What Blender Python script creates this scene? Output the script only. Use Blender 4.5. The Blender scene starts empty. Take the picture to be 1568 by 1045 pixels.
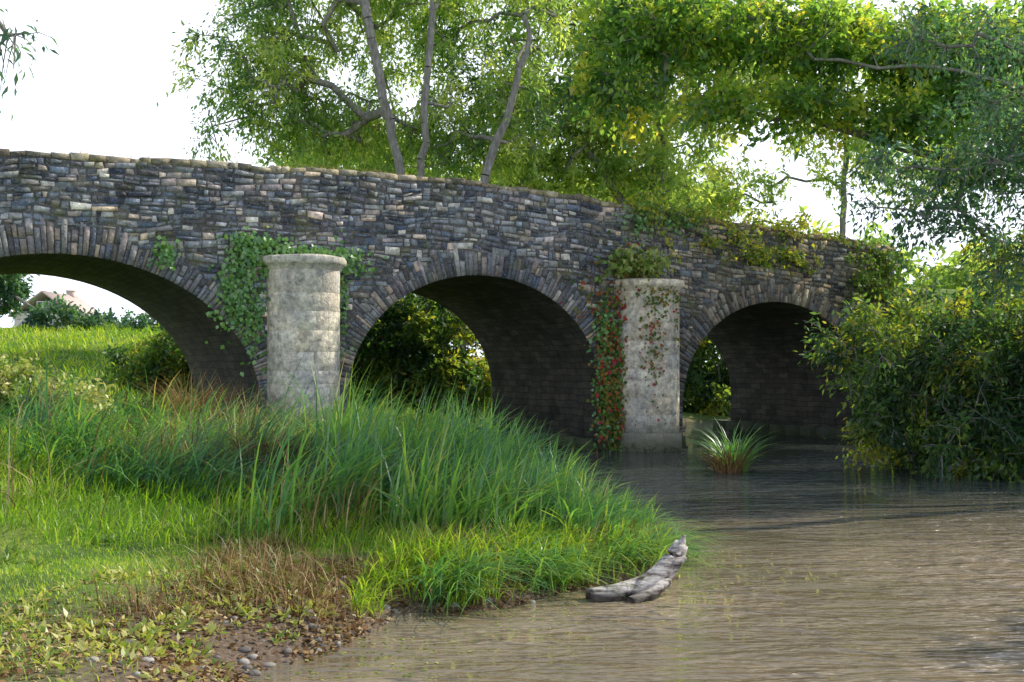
import bpy, math, random
import numpy as np
from mathutils import Vector
rng=np.random.default_rng(7); random.seed(7)
S=bpy.context.scene
col=S.collection
# ---------------------------------------------------------------- helpers
def nrm(a):
    return a/np.maximum(np.linalg.norm(a,axis=-1,keepdims=True),1e-9)
LEAFM=set()
def lowvar(V,f=.55):
    x,y,z=V[:,0]*f,V[:,1]*f,V[:,2]*f
    return np.sin(x*1.3+1.7*np.sin(z*1.1+y*.4))*np.sin(z*1.9+1.3*np.sin(y*.9-x*.6))*.6+np.sin(x*3.1+z*2.3+y*1.1)*np.sin(y*2.7-z*1.9)*.4
def mesh_obj(name,V,Q,mats,tint=None,uv=None,smooth=False,parent=None,midx=None):
    V=np.asarray(V,dtype=np.float32).reshape(-1,3); Q=np.asarray(Q,dtype=np.int32).reshape(-1,4)
    me=bpy.data.meshes.new(name)
    me.vertices.add(len(V)); me.vertices.foreach_set('co',V.ravel())
    me.loops.add(Q.size); me.loops.foreach_set('vertex_index',Q.ravel())
    me.polygons.add(len(Q)); me.polygons.foreach_set('loop_start',np.arange(0,Q.size,4,dtype=np.int32))
    try: me.polygons.foreach_set('loop_total',np.full(len(Q),4,dtype=np.int32))
    except Exception: pass
    ml=(mats if isinstance(mats,(list,tuple)) else [mats])
    for m in ml: me.materials.append(m)
    if midx is not None: me.polygons.foreach_set('material_index',np.asarray(midx,dtype=np.int32))
    me.update(calc_edges=True)
    if tint is not None:
        tint=np.asarray(tint,dtype=np.float32)
        if any(m.name in LEAFM for m in ml): tint=np.clip(tint+.20*lowvar(V),0,1)
        at=me.attributes.new('tint','FLOAT','POINT'); at.data.foreach_set('value',tint)
    if uv is not None:
        l=me.uv_layers.new(name='UVMap'); l.data.foreach_set('uv',np.asarray(uv,dtype=np.float32).ravel())
    if smooth: me.polygons.foreach_set('use_smooth',np.ones(len(Q),dtype=bool))
    me.validate()
    o=bpy.data.objects.new(name,me); col.objects.link(o)
    if parent: o.parent=parent
    return o
class MB:
    def __init__(s): s.V=[];s.Q=[];s.T=[];s.M=[];s.n=0
    def add(s,V,Q,t=0.5,m=0):
        V=np.asarray(V,float).reshape(-1,3);Q=np.asarray(Q,int).reshape(-1,4)
        s.V.append(V);s.Q.append(Q+s.n)
        s.T.append(np.full(len(V),t) if np.isscalar(t) else np.asarray(t)); s.M.append(np.full(len(Q),m)); s.n+=len(V)
    def obj(s,name,mats,**k):
        return mesh_obj(name,np.concatenate(s.V),np.concatenate(s.Q),mats,tint=np.concatenate(s.T),midx=np.concatenate(s.M),**k)
def empty(name,loc=(0,0,0)):
    e=bpy.data.objects.new(name,None); col.objects.link(e); e.empty_display_size=.3; return e
def tube(P,R,k=6):
    P=np.asarray(P,float);n=len(P);R=np.asarray(R,float)
    T=np.gradient(P,axis=0);T=nrm(T)
    ref=np.tile(np.array([0.3,0.2,1.0]),(n,1)); bad=np.abs((nrm(ref)*T).sum(1))>.95; ref[bad]=[1,0,0]
    A=nrm(np.cross(T,ref));B=np.cross(T,A)
    an=np.arange(k)*2*math.pi/k
    V=(P[:,None]+R[:,None,None]*(A[:,None]*np.cos(an)[None,:,None]+B[:,None]*np.sin(an)[None,:,None])).reshape(-1,3)
    i,j=np.meshgrid(np.arange(n-1),np.arange(k),indexing='ij');j2=(j+1)%k
    Q=np.stack([i*k+j,i*k+j2,(i+1)*k+j2,(i+1)*k+j],-1).reshape(-1,4)
    return V,Q
def box(c,sz,rot=0,jit=0):
    x,y,z=np.array(sz)/2
    V=np.array([[-x,-y,-z],[x,-y,-z],[x,y,-z],[-x,y,-z],[-x,-y,z],[x,-y,z],[x,y,z],[-x,y,z]],float)
    if jit: V+=rng.uniform(-jit,jit,V.shape)
    ca,sa=math.cos(rot),math.sin(rot); V=np.stack([V[:,0]*ca-V[:,1]*sa,V[:,0]*sa+V[:,1]*ca,V[:,2]],1)+np.array(c)
    return V,[[0,3,2,1],[4,5,6,7],[0,1,5,4],[1,2,6,5],[2,3,7,6],[3,0,4,7]]
def leaves(C,A,N,L,wr,tint):
    A=nrm(A);B=nrm(np.cross(A,N)); L=np.asarray(L)[:,None]
    NN=np.cross(B,A)
    V=np.stack([C,C+A*L*.42+B*L*wr+NN*L*.05,C+A*L-NN*L*.12,C+A*L*.42-B*L*wr+NN*L*.05],1).reshape(-1,3)
    Q=np.arange(len(C)*4).reshape(-1,4)
    return V,Q,np.repeat(tint,4)
def blades(R,h,w,lean,ldir,seg=4,tint=None,flop=1.0):
    n=len(R);t=np.linspace(0,1,seg+1)[None,:,None]
    h=h[:,None,None];lean=lean[:,None,None];d=np.zeros((n,1,3));d[:,0,0]=np.cos(ldir);d[:,0,1]=np.sin(ldir)
    up=np.array([0,0,1.0])[None,None]
    P=R[:,None]+up*h*(t-lean*.55*t**2.2*flop)+d*h*lean*(t**1.8)
    a2=ldir+rng.uniform(.9,2.2,n)
    side=np.zeros((n,1,3));side[:,0,0]=np.cos(a2);side[:,0,1]=np.sin(a2)
    prof=(np.minimum(1,.55+t*1.6)*(1-t**2.2)+.02)
    W=w[:,None,None]*prof*.5
    V=np.stack([P-side*W,P+side*W],2).reshape(-1,3)
    k=2*(seg+1);i=np.arange(n)[:,None]*k+np.arange(seg)[None]*2
    Q=np.stack([i,i+1,i+3,i+2],-1).reshape(-1,4)
    if tint is None: tint=rng.random(n)
    return V,Q,np.repeat(tint,k)
# ---------------------------------------------------------------- materials
def mat(name):
    m=bpy.data.materials.new(name);m.use_nodes=True;nt=m.node_tree;nt.nodes.clear()
    out=nt.nodes.new('ShaderNodeOutputMaterial');return m,nt,out
def nd(nt,t,**k):
    n=nt.nodes.new('ShaderNode'+t)
    for a,b in k.items():
        if a.startswith('_'): setattr(n,a[1:],b)
        else: n.inputs[a.replace('__',' ')].default_value=b
    return n
def ramp(nt,stops,fac=None):
    r=nt.nodes.new('ShaderNodeValToRGB');e=r.color_ramp.elements
    while len(e)<len(stops): e.new(.5)
    for x,(p,c) in zip(e,stops): x.position=p;x.color=(*c,1)
    if fac is not None: nt.links.new(fac,r.inputs['Fac'])
    return r
def mixc(nt,fac,a,b,mode='MIX'):
    m=nt.nodes.new('ShaderNodeMix');m.data_type='RGBA';m.blend_type=mode
    for k,v in ((0,fac),(6,a),(7,b)):
        if isinstance(v,(int,float)): m.inputs[k].default_value=v
        elif isinstance(v,tuple): m.inputs[k].default_value=(*v,1)
        else: nt.links.new(v,m.inputs[k])
    return m.outputs[2]
def leaf_mat(name,stops,trans=.45,tb=1.6,gloss=.05):
    m,nt,out=mat(name);LEAFM.add(m.name)
    at=nd(nt,'Attribute',_attribute_name='tint')
    r=ramp(nt,stops,at.outputs['Fac'])
    d=nd(nt,'BsdfDiffuse');t=nd(nt,'BsdfTranslucent');g=nd(nt,'BsdfGlossy',Roughness=.42)
    g.inputs['Color'].default_value=(.8,.85,.9,1)
    nt.links.new(r.outputs[0],d.inputs['Color'])
    c2=mixc(nt,1.0,r.outputs[0],(tb*1.05,tb*1.1,tb*.55),'MULTIPLY');nt.links.new(c2,t.inputs['Color'])
    m1=nd(nt,'MixShader',Fac=trans);nt.links.new(d.outputs[0],m1.inputs[1]);nt.links.new(t.outputs[0],m1.inputs[2])
    if gloss>0:
        m2=nd(nt,'MixShader',Fac=gloss);nt.links.new(m1.outputs[0],m2.inputs[1]);nt.links.new(g.outputs[0],m2.inputs[2]);m1=m2
    nt.links.new(m1.outputs[0],out.inputs[0]);return m
def solid(name,stops,scale=3,rough=.9,bump=.3,detail=4,dist=.03,stretch=None,tintmix=0,wet=False):
    m,nt,out=mat(name)
    geo=nd(nt,'NewGeometry');v=geo.outputs['Position']
    if stretch:
        mp=nd(nt,'Mapping');mp.inputs['Scale'].default_value=stretch;nt.links.new(v,mp.inputs[0]);v=mp.outputs[0]
    nz=nd(nt,'TexNoise',Scale=scale,Detail=detail,Roughness=.65);nt.links.new(v,nz.inputs['Vector'])
    fac=nz.outputs['Fac']
    if tintmix:
        at=nd(nt,'Attribute',_attribute_name='tint')
        mm=nd(nt,'Mix',_data_type='FLOAT');mm.inputs[0].default_value=tintmix;nt.links.new(fac,mm.inputs[2]);nt.links.new(at.outputs['Fac'],mm.inputs[3]);fac=mm.outputs[0]
    r=ramp(nt,stops,fac);c=r.outputs[0]
    if wet:
        sx=nd(nt,'SeparateXYZ');nt.links.new(geo.outputs['Position'],sx.inputs[0])
        mr=nd(nt,'MapRange');nt.links.new(sx.outputs[2],mr.inputs[0]);mr.inputs[1].default_value=.04;mr.inputs[2].default_value=.09;mr.inputs[3].default_value=1;mr.inputs[4].default_value=0
        c=mixc(nt,mr.outputs[0],c,mixc(nt,1.0,c,(.22,.2,.18),'MULTIPLY'))
    b=nd(nt,'BsdfPrincipled',Roughness=rough);nt.links.new(c,b.inputs['Base Color'])
    bp=nd(nt,'Bump',Strength=bump,Distance=dist);nt.links.new(nz.outputs['Fac'],bp.inputs['Height']);nt.links.new(bp.outputs[0],b.inputs['Normal'])
    nt.links.new(b.outputs[0],out.inputs[0]);return m
def stone_mat(name,stops,lich=.45,stain=.9,right=.5,hue=.5,moss=.5,gain=1.0):
    m,nt,out=mat(name)
    geo=nd(nt,'NewGeometry');P=geo.outputs['Position'];at=nd(nt,'Attribute',_attribute_name='tint')
    r=ramp(nt,[(p,tuple(q*gain for q in c)) for p,c in stops],at.outputs['Fac'])
    n1=nd(nt,'TexNoise',Scale=9.0,Detail=5.0,Roughness=.7);nt.links.new(P,n1.inputs['Vector'])
    n2=nd(nt,'TexNoise',Scale=.9,Detail=3.0,Roughness=.6);nt.links.new(P,n2.inputs['Vector'])
    n3=nd(nt,'TexNoise',Scale=30.0,Detail=2.0);nt.links.new(P,n3.inputs['Vector'])
    n4=nd(nt,'TexNoise',Scale=2.2,Detail=4.0,Roughness=.7);nt.links.new(P,n4.inputs['Vector'])
    hr=ramp(nt,[(.0,(1,1,1)),(.45,(1,1,1)),(.55,(1.2,.98,.78)),(.75,(1.12,.95,.95)),(1,(.82,.97,1.2))],geo.outputs['Random Per Island'])
    c=mixc(nt,hue,r.outputs[0],mixc(nt,1.0,r.outputs[0],hr.outputs[0],'MULTIPLY'))
    d=ramp(nt,[(.3,(.42,.42,.44)),(.7,(1.6,1.6,1.55))],n1.outputs['Fac'])
    c=mixc(nt,1.0,c,d.outputs[0],'MULTIPLY')
    st=ramp(nt,[(.35,(.6,.62,.67)),(.65,(1.3,1.24,1.12))],n2.outputs['Fac'])
    c=mixc(nt,stain,c,st.outputs[0],'MULTIPLY')
    li=ramp(nt,[(.60,(0,0,0)),(.68,(1,1,1))],n3.outputs['Fac']);c=mixc(nt,li.outputs[0],c,mixc(nt,lich,c,(.5,.5,.44)))
    mo=ramp(nt,[(.54,(0,0,0)),(.68,(.85,.85,.85))],n4.outputs['Fac']);c=mixc(nt,mo.outputs[0],c,mixc(nt,moss,c,(.18,.185,.06)))
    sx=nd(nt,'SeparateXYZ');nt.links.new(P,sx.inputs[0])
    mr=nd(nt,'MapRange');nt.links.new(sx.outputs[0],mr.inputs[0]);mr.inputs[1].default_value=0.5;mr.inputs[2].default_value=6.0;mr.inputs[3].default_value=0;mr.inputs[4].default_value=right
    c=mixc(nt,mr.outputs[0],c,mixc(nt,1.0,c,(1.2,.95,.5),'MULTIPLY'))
    mz=nd(nt,'MapRange');nt.links.new(sx.outputs[2],mz.inputs[0]);mz.inputs[1].default_value=.05;mz.inputs[2].default_value=.8;mz.inputs[3].default_value=.85;mz.inputs[4].default_value=0
    mzz=nd(nt,'Math',_operation='MULTIPLY');nt.links.new(mz.outputs[0],mzz.inputs[0]);nt.links.new(n1.outputs['Fac'],mzz.inputs[1])
    mz3=nd(nt,'Math',_operation='MULTIPLY',_use_clamp=True);nt.links.new(mzz.outputs[0],mz3.inputs[0]);mz3.inputs[1].default_value=2.0
    c=mixc(nt,mz3.outputs[0],c,(.05,.07,.025))
    b=nd(nt,'BsdfPrincipled',Roughness=.92);nt.links.new(c,b.inputs['Base Color'])
    ad=nd(nt,'Math',_operation='ADD');nt.links.new(n1.outputs['Fac'],ad.inputs[0]);nt.links.new(n3.outputs['Fac'],ad.inputs[1])
    bp=nd(nt,'Bump',Strength=.6,Distance=.03);nt.links.new(ad.outputs[0],bp.inputs['Height']);nt.links.new(bp.outputs[0],b.inputs['Normal'])
    nt.links.new(b.outputs[0],out.inputs[0]);return m
M_rubble=stone_mat('rubble_stone',[(0,(.045,.055,.075)),(.3,(.11,.13,.16)),(.6,(.21,.225,.25)),(.85,(.35,.35,.355)),(.97,(.52,.50,.47)),(1,(.70,.68,.64))],hue=1.0,gain=1.4,moss=.65)
M_vouss=stone_mat('voussoir_stone',[(0,(.07,.08,.10)),(.4,(.17,.18,.20)),(.8,(.31,.305,.30)),(1,(.46,.43,.39))],hue=1.0,gain=1.2)
M_ashlar=stone_mat('ashlar_limestone',[(0,(.50,.47,.40)),(.5,(.56,.53,.46)),(1,(.62,.59,.52))],stain=.75,right=.1,hue=.3,moss=.35,gain=1.15)
M_mortar=stone_mat('lime_mortar',[(0,(.07,.075,.085)),(1,(.13,.13,.135))],gain=1.1)
M_coping=stone_mat('coping_stone',[(0,(.15,.14,.11)),(.5,(.26,.235,.17)),(1,(.40,.36,.27))],moss=.9,gain=1.1)
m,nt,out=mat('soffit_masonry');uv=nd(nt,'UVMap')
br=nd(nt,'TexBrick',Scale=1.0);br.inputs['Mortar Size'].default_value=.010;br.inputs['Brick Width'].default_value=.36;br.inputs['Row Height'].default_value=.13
br.inputs['Color1'].default_value=(.05,.047,.045,1);br.inputs['Color2'].default_value=(.10,.092,.08,1);br.inputs['Mortar'].default_value=(.033,.033,.033,1)  # stone colours darkened to paint in the deep shade under the arches
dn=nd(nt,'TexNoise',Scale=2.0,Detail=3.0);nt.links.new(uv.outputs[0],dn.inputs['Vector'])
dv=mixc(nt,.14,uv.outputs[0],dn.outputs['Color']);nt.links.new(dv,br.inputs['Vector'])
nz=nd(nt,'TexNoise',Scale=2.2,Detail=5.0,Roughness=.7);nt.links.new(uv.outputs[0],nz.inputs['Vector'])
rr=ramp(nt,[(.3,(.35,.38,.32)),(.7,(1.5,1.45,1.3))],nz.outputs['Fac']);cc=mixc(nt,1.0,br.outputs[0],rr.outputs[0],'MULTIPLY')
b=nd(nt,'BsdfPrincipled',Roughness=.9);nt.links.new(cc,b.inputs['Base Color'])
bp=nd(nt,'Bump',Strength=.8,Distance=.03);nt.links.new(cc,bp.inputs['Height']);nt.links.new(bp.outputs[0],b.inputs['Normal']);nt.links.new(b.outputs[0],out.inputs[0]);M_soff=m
M_bark=solid('tree_bark',[(.3,(.12,.11,.09)),(.55,(.26,.245,.22)),(.75,(.40,.39,.35))],scale=5,stretch=(2,2,.5),bump=.8)
M_twig=solid('brown_twig',[(.3,(.08,.06,.035)),(.7,(.20,.15,.09))],scale=6)
M_wood=solid('weathered_driftwood',[(.36,(.05,.04,.035)),(.45,(.27,.235,.21)),(.56,(.52,.48,.45)),(.78,(.74,.70,.67))],scale=8,stretch=(.5,2.2,2.6),bump=.7,rough=.75,wet=True)
M_rock=solid('pebble_stone',[(.3,(.12,.11,.10)),(.6,(.28,.26,.23)),(.8,(.42,.40,.37))],scale=12,tintmix=.5)
L_willow=leaf_mat('willow_leaf',[(0,(.06,.13,.055)),(.35,(.17,.28,.09)),(.7,(.34,.43,.13)),(1,(.50,.52,.17))],trans=.58,tb=2.1,gloss=.03)
L_field=leaf_mat('maple_leaf',[(0,(.05,.12,.045)),(.4,(.15,.27,.06)),(.8,(.34,.42,.07)),(1,(.48,.42,.07))],trans=.58,tb=2.1,gloss=.03)
L_far=leaf_mat('hazed_far_leaf',[(0,(.14,.22,.09)),(.4,(.28,.38,.13)),(.75,(.42,.47,.14)),(1,(.52,.48,.15))],trans=.58,tb=1.9,gloss=0)  # leaf colours lightened so the far trees carry painted haze
L_dark=leaf_mat('ash_leaf',[(0,(.035,.09,.07)),(.5,(.08,.18,.10)),(.85,(.16,.27,.08)),(1,(.30,.32,.06))],trans=.5,tb=2.0)
L_bush=leaf_mat('sallow_leaf',[(0,(.025,.065,.035)),(.45,(.07,.15,.045)),(.8,(.20,.29,.045)),(1,(.44,.39,.05))],trans=.48,tb=2.0,gloss=.03)
L_ivy=leaf_mat('ivy_leaf',[(0,(.04,.13,.025)),(.5,(.11,.29,.05)),(1,(.22,.40,.07))],trans=.25,tb=1.4,gloss=.08)
L_red=leaf_mat('creeper_leaf_red',[(0,(.08,.18,.04)),(.42,(.22,.24,.05)),(.58,(.44,.20,.06)),(.7,(.42,.06,.05)),(1,(.55,.07,.12))],trans=.35,tb=1.2,gloss=0)
L_grass=leaf_mat('lawn_grass_blade',[(0,(.10,.24,.02)),(.5,(.27,.44,.035)),(1,(.56,.58,.09))],trans=.45,tb=1.6,gloss=.03)
L_reed=leaf_mat('reed_blade',[(0,(.025,.09,.055)),(.45,(.08,.22,.09)),(.85,(.23,.42,.07)),(.96,(.40,.45,.09)),(1,(.56,.46,.20))],trans=.42,tb=1.8,gloss=.08)
L_dead=leaf_mat('dead_leaf',[(0,(.09,.05,.03)),(.4,(.24,.14,.07)),(.75,(.42,.30,.15)),(1,(.60,.52,.34))],trans=.2,tb=1.2,gloss=0)
L_weed=leaf_mat('dock_leaf',[(0,(.08,.17,.03)),(.5,(.22,.33,.05)),(1,(.55,.52,.18))],trans=.35,tb=1.5)
m,nt,out=mat('river_bank_earth_and_turf');geo=nd(nt,'NewGeometry');P=geo.outputs['Position']
n1=nd(nt,'TexNoise',Scale=1.3,Detail=4.0);n2=nd(nt,'TexNoise',Scale=25.0,Detail=5.0,Roughness=.75)
for n in(n1,n2): nt.links.new(P,n.inputs['Vector'])
g=ramp(nt,[(.3,(.05,.11,.015)),(.5,(.13,.22,.03)),(.7,(.23,.28,.055))],n1.outputs['Fac'])
e=ramp(nt,[(.3,(.06,.042,.028)),(.55,(.18,.13,.09)),(.75,(.36,.29,.23))],n2.outputs['Fac'])
at=nd(nt,'Attribute',_attribute_name='tint');c=mixc(nt,at.outputs['Fac'],g.outputs[0],e.outputs[0])
b=nd(nt,'BsdfPrincipled',Roughness=.95);nt.links.new(c,b.inputs['Base Color'])
bp=nd(nt,'Bump',Strength=.7,Distance=.05);nt.links.new(n2.outputs['Fac'],bp.inputs['Height']);nt.links.new(bp.outputs[0],b.inputs['Normal']);nt.links.new(b.outputs[0],out.inputs[0]);M_ground=m
# water: silty brown with sunlight painted into the near colour and shade into the far, glossy with wind ripples
m,nt,out=mat('river_water_surface');geo=nd(nt,'NewGeometry');P=geo.outputs['Position']
mp=nd(nt,'Mapping');mp.inputs['Rotation'].default_value=(0,0,math.radians(-14));mp.inputs['Scale'].default_value=(.8,2.4,1);nt.links.new(P,mp.inputs[0])
n1=nd(nt,'TexNoise',Scale=1.3,Detail=3.0,Roughness=.55,Distortion=.6);n2=nd(nt,'TexNoise',Scale=6.0,Detail=2.0,Roughness=.5)
nt.links.new(mp.outputs[0],n1.inputs['Vector']);nt.links.new(mp.outputs[0],n2.inputs['Vector'])
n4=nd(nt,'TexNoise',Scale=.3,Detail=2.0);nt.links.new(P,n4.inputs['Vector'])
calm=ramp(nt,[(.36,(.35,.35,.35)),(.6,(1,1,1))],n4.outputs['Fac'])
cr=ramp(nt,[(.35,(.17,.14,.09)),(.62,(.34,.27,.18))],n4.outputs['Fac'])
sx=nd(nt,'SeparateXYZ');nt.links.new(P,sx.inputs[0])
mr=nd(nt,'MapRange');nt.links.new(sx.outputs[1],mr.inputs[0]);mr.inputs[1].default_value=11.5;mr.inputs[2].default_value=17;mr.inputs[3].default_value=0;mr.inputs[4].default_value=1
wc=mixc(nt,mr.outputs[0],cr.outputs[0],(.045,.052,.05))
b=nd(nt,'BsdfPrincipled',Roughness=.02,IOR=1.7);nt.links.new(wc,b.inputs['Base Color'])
b1=nd(nt,'Bump',Distance=.34);nt.links.new(n1.outputs['Fac'],b1.inputs['Height']);nt.links.new(calm.outputs[0],b1.inputs['Strength'])
b2=nd(nt,'Bump',Distance=.075);nt.links.new(n2.outputs['Fac'],b2.inputs['Height']);nt.links.new(b1.outputs[0],b2.inputs['Normal']);nt.links.new(calm.outputs[0],b2.inputs['Strength'])
nt.links.new(b2.outputs[0],b.inputs['Normal']);nt.links.new(b.outputs[0],out.inputs[0]);M_water=m
# ---------------------------------------------------------------- terrain
LB=np.array([(3,-60),(2.2,-4),(1.6,2.5),(.2,4.6),(-1.3,5.7),(-1.55,6.9),(-.81,8.64),(.64,9.64),(1.5,10.3),(1.65,11.2),(1.15,12.3),(.65,14),(.3,17),(-.2,20),(-.55,23),(-1.2,26),(-1.3,30),(0,34),(8,40),(40,52),(200,64)],float)
RB=np.array([(200,54),(40,43),(14,37),(10.5,33),(9.3,29),(7.9,24.5),(8.4,19),(10,14),(12,5),(15,-60)],float)
def segd(x,y,C):
    d=np.full(x.shape,1e9)
    for a,b in zip(C[:-1],C[1:]):
        ab=b-a;t=np.clip(((x-a[0])*ab[0]+(y-a[1])*ab[1])/(ab@ab),0,1)
        d=np.minimum(d,np.hypot(x-a[0]-t*ab[0],y-a[1]-t*ab[1]))
    return d
POLY=np.vstack([LB,RB])
def inside(x,y):
    c=np.zeros(x.shape,bool);n=len(POLY)
    for i in range(n):
        a=POLY[i];b=POLY[(i+1)%n]
        k=((a[1]>y)!=(b[1]>y))&(x<(b[0]-a[0])*(y-a[1])/((b[1]-a[1])+1e-12)+a[0]);c^=k
    return c
def sm(t): t=np.clip(t,0,1);return t*t*(3-2*t)
TH=math.radians(29);U=np.array([math.cos(TH),math.sin(TH)]);Vv=np.array([-math.sin(TH),math.cos(TH)]);P0=np.array([-4.03,22.0]);BW=5.2
def bank(x,y):
    x=np.asarray(x,float);y=np.asarray(y,float)
    wob=.12*np.sin(x*3.1+y*2.3)+.08*np.sin(y*5.7-x*4.1)
    dl=segd(x,y,LB);dr=segd(x,y,RB);ins=inside(x,y)
    d=np.where(ins,-np.minimum(dl,dr),np.minimum(dl,dr))+wob*np.clip(1-np.minimum(dl,dr)/3,0,1)
    return d,dl<dr
def H(x,y):
    x=np.asarray(x,float);y=np.asarray(y,float)
    d,left=bank(x,y)
    h=np.where(d>0,.26*(1-np.exp(-np.maximum(d,0)/.6)),-.9*(1-np.exp(np.minimum(d,0)/1.2)))
    hl=.14*np.clip(d-2,0,8)*sm((y-8)/6)
    hl=hl+.11*np.clip(y-28,0,19)*sm((-x-5)/8)
    hr=.12*np.clip(d-.5,0,12)
    h=h+np.where(d>0,np.where(left,hl,hr),0)
    h=h+np.where(d>0,np.clip(d,0,1)*(.03*np.sin(x*1.7+y*.9)+.03*np.sin(y*2.1-x*.8)+.015*np.sin(x*5.1)*np.sin(y*4.3)),0)
    s=(x-P0[0])*U[0]+(y-P0[1])*U[1];w=(x-P0[0])*Vv[0]+(y-P0[1])*Vv[1]
    out_=np.maximum(np.abs(w-BW/2)-BW/2+.4,0)
    rmp=np.where(s>0,4.0*sm((s-14.6)/1.4)*np.exp(-np.clip(s-20,0,99)/60),4.4*sm((-9-s)/1.2)*np.exp(-np.clip(-12-s,0,99)/60))-out_*.8
    return np.maximum(h,np.where((d>0)&((s>14)|(s<-8.5)),rmp,-9))
def axis(lo,hi,f0,f1,st):
    a=np.arange(f0,f1,st);L=[];p=f0;q=st
    while p>lo: q*=1.25;p-=q;L.append(p)
    R=[];p=a[-1];q=st
    while p<hi: q*=1.25;p+=q;R.append(p)
    return np.array(L[::-1]+list(a)+R)
xs=axis(-600,600,-14,14,.14);ys=axis(-200,900,1,34,.14)
X,Y=np.meshgrid(xs,ys);Z=H(X,Y);d,_=bank(X,Y)
nx=len(xs);i,j=np.meshgrid(np.arange(len(ys)-1),np.arange(nx-1),indexing='ij');Q=np.stack([i*nx+j,i*nx+j+1,(i+1)*nx+j+1,(i+1)*nx+j],-1).reshape(-1,4)
earth=np.clip(1.5-d/1.2,0,1)*(Y<12)+np.clip(1-d/.4,0,1)*(Y>=12)
earth=np.clip(earth+.5*np.clip(1-np.hypot(X+2.2,Y-7.4)/1.8,0,1),0,1)
mesh_obj('ground',np.stack([X,Y,Z],-1),Q,M_ground,tint=earth.ravel(),smooth=True)
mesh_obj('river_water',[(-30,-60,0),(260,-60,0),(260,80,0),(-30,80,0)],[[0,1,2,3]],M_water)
# ---------------------------------------------------------------- bridge
bridge=empty('stone_arch_bridge')
def B(s,w,z):
    s=np.asarray(s,float);w=np.asarray(w,float);z=np.asarray(z,float)
    s,w,z=np.broadcast_arrays(s,w,z)
    return np.stack([P0[0]+s*U[0]+w*Vv[0],P0[1]+s*U[1]+w*Vv[1],z],-1)
TS=np.array([-14,-5.33,-2.62,0,1.71,3.76,5.9,8.09,12.19,15.52,18]);TZ=np.array([5.40,5.62,5.70,5.76,5.80,5.80,5.70,5.52,5.28,5.07,4.9])
_ss=np.linspace(-14,18,641);_zz=np.convolve(np.pad(np.interp(_ss,TS,TZ),30,mode='edge'),np.hanning(61)/np.hanning(61).sum(),'valid')
_zz=_zz+.012*np.sin(_ss*2.3)+.01*np.sin(_ss*5.1+1)
def top(s): return np.interp(s,_ss,_zz)
AR=[(-4.35,3.55,1.1,2.76),(3.9,2.98,1.3,2.5),(12.0,2.88,1.1,2.36)]
SE=16.0
bot=[(-13,-1.)]
prev=-13
for c,a,z0,bb in AR:
    for s_ in np.arange(prev+.5,c-a-.1,.5): bot.append((s_,-1.))
    bot.append((c-a,-1.))
    for th in np.linspace(math.pi,0,41): bot.append((c+a*math.cos(th),z0+bb*math.sin(th)))
    bot.append((c+a,-1.));prev=c+a
bot.append((SE,-1.));bot=np.array(bot);n=len(bot)
f=MB();uvs=[]
def addq(P,uvq,m): 
    f.add(P,[[0,1,2,3]],.5,m);uvs.extend(uvq)
arc=0
for k in range(n-1):
    (s0,z0),(s1,z1)=bot[k],bot[k+1]
    L=math.hypot(s1-s0,z1-z0)
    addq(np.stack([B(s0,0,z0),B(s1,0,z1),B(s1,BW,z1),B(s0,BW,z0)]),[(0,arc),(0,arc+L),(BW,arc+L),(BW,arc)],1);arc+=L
    if s1-s0>1e-6:
        t0,t1=top(s0),top(s1)
        addq(np.stack([B(s0,0,z0),B(s1,0,z1),B(s1,0,t1-.16),B(s0,0,t0-.16)]),[(0,0)]*4,0)
        addq(np.stack([B(s0,BW,z0),B(s1,BW,z1),B(s1,BW,t1-.16),B(s0,BW,t0-.16)]),[(s0,z0),(s1,z1),(s1,t1),(s0,t0)],1)
        pr=[(0,-.16),(.38,-.16),(.38,-1.1),(BW-.38,-1.1),(BW-.38,-.16),(BW,-.16)]
        for (wa,za),(wb,zb) in zip(pr[:-1],pr[1:]):
            addq(np.stack([B(s0,wa,t0+za),B(s1,wa,t1+za),B(s1,wb,t1+zb),B(s0,wb,t0+zb)]),[(s0,za),(s1,za),(s1,zb+wb),(s0,zb+wb)],1)
for se in(-13,SE):
    addq(np.stack([B(se,0,-1),B(se,BW,-1),B(se,BW,top(se)-1.1),B(se,0,top(se)-1.1)]),[(0,0),(5,0),(5,5),(0,5)],1)
    for wa in(0,BW-.38): addq(np.stack([B(se,wa,top(se)-1.1),B(se,wa+.38,top(se)-1.1),B(se,wa+.38,top(se)-.16),B(se,wa,top(se)-.16)]),[(0,0),(.4,0),(.4,1),(0,1)],1)
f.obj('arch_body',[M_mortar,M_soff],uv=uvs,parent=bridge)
def stone(mb,c4,d,ch,t,back=.01,W0=0.):
    c4=np.array(c4,float);ce=c4.mean(0);L=np.linalg.norm(c4-ce,axis=1,keepdims=True)
    inn=ce+(c4-ce)*np.clip(1-ch*1.4/L,.3,1)
    dd=d+rng.uniform(-.012,.012,4)
    V=np.concatenate([B(c4[:,0],W0+back,c4[:,1]),B(inn[:,0],W0-dd,inn[:,1])])
    mb.add(V,[[4,5,6,7],[0,1,5,4],[1,2,6,5],[2,3,7,6],[3,0,4,7]],t)
def ringin(s,z,off):
    for c,a,z0,bb in AR:
        if z>z0 and ((s-c)/(a+off))**2+((z-z0)/(bb+off))**2<1: return True
        if z<=z0 and abs(s-c)<a+off*.15: return True
    return False
mb=MB();dz=.16
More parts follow.
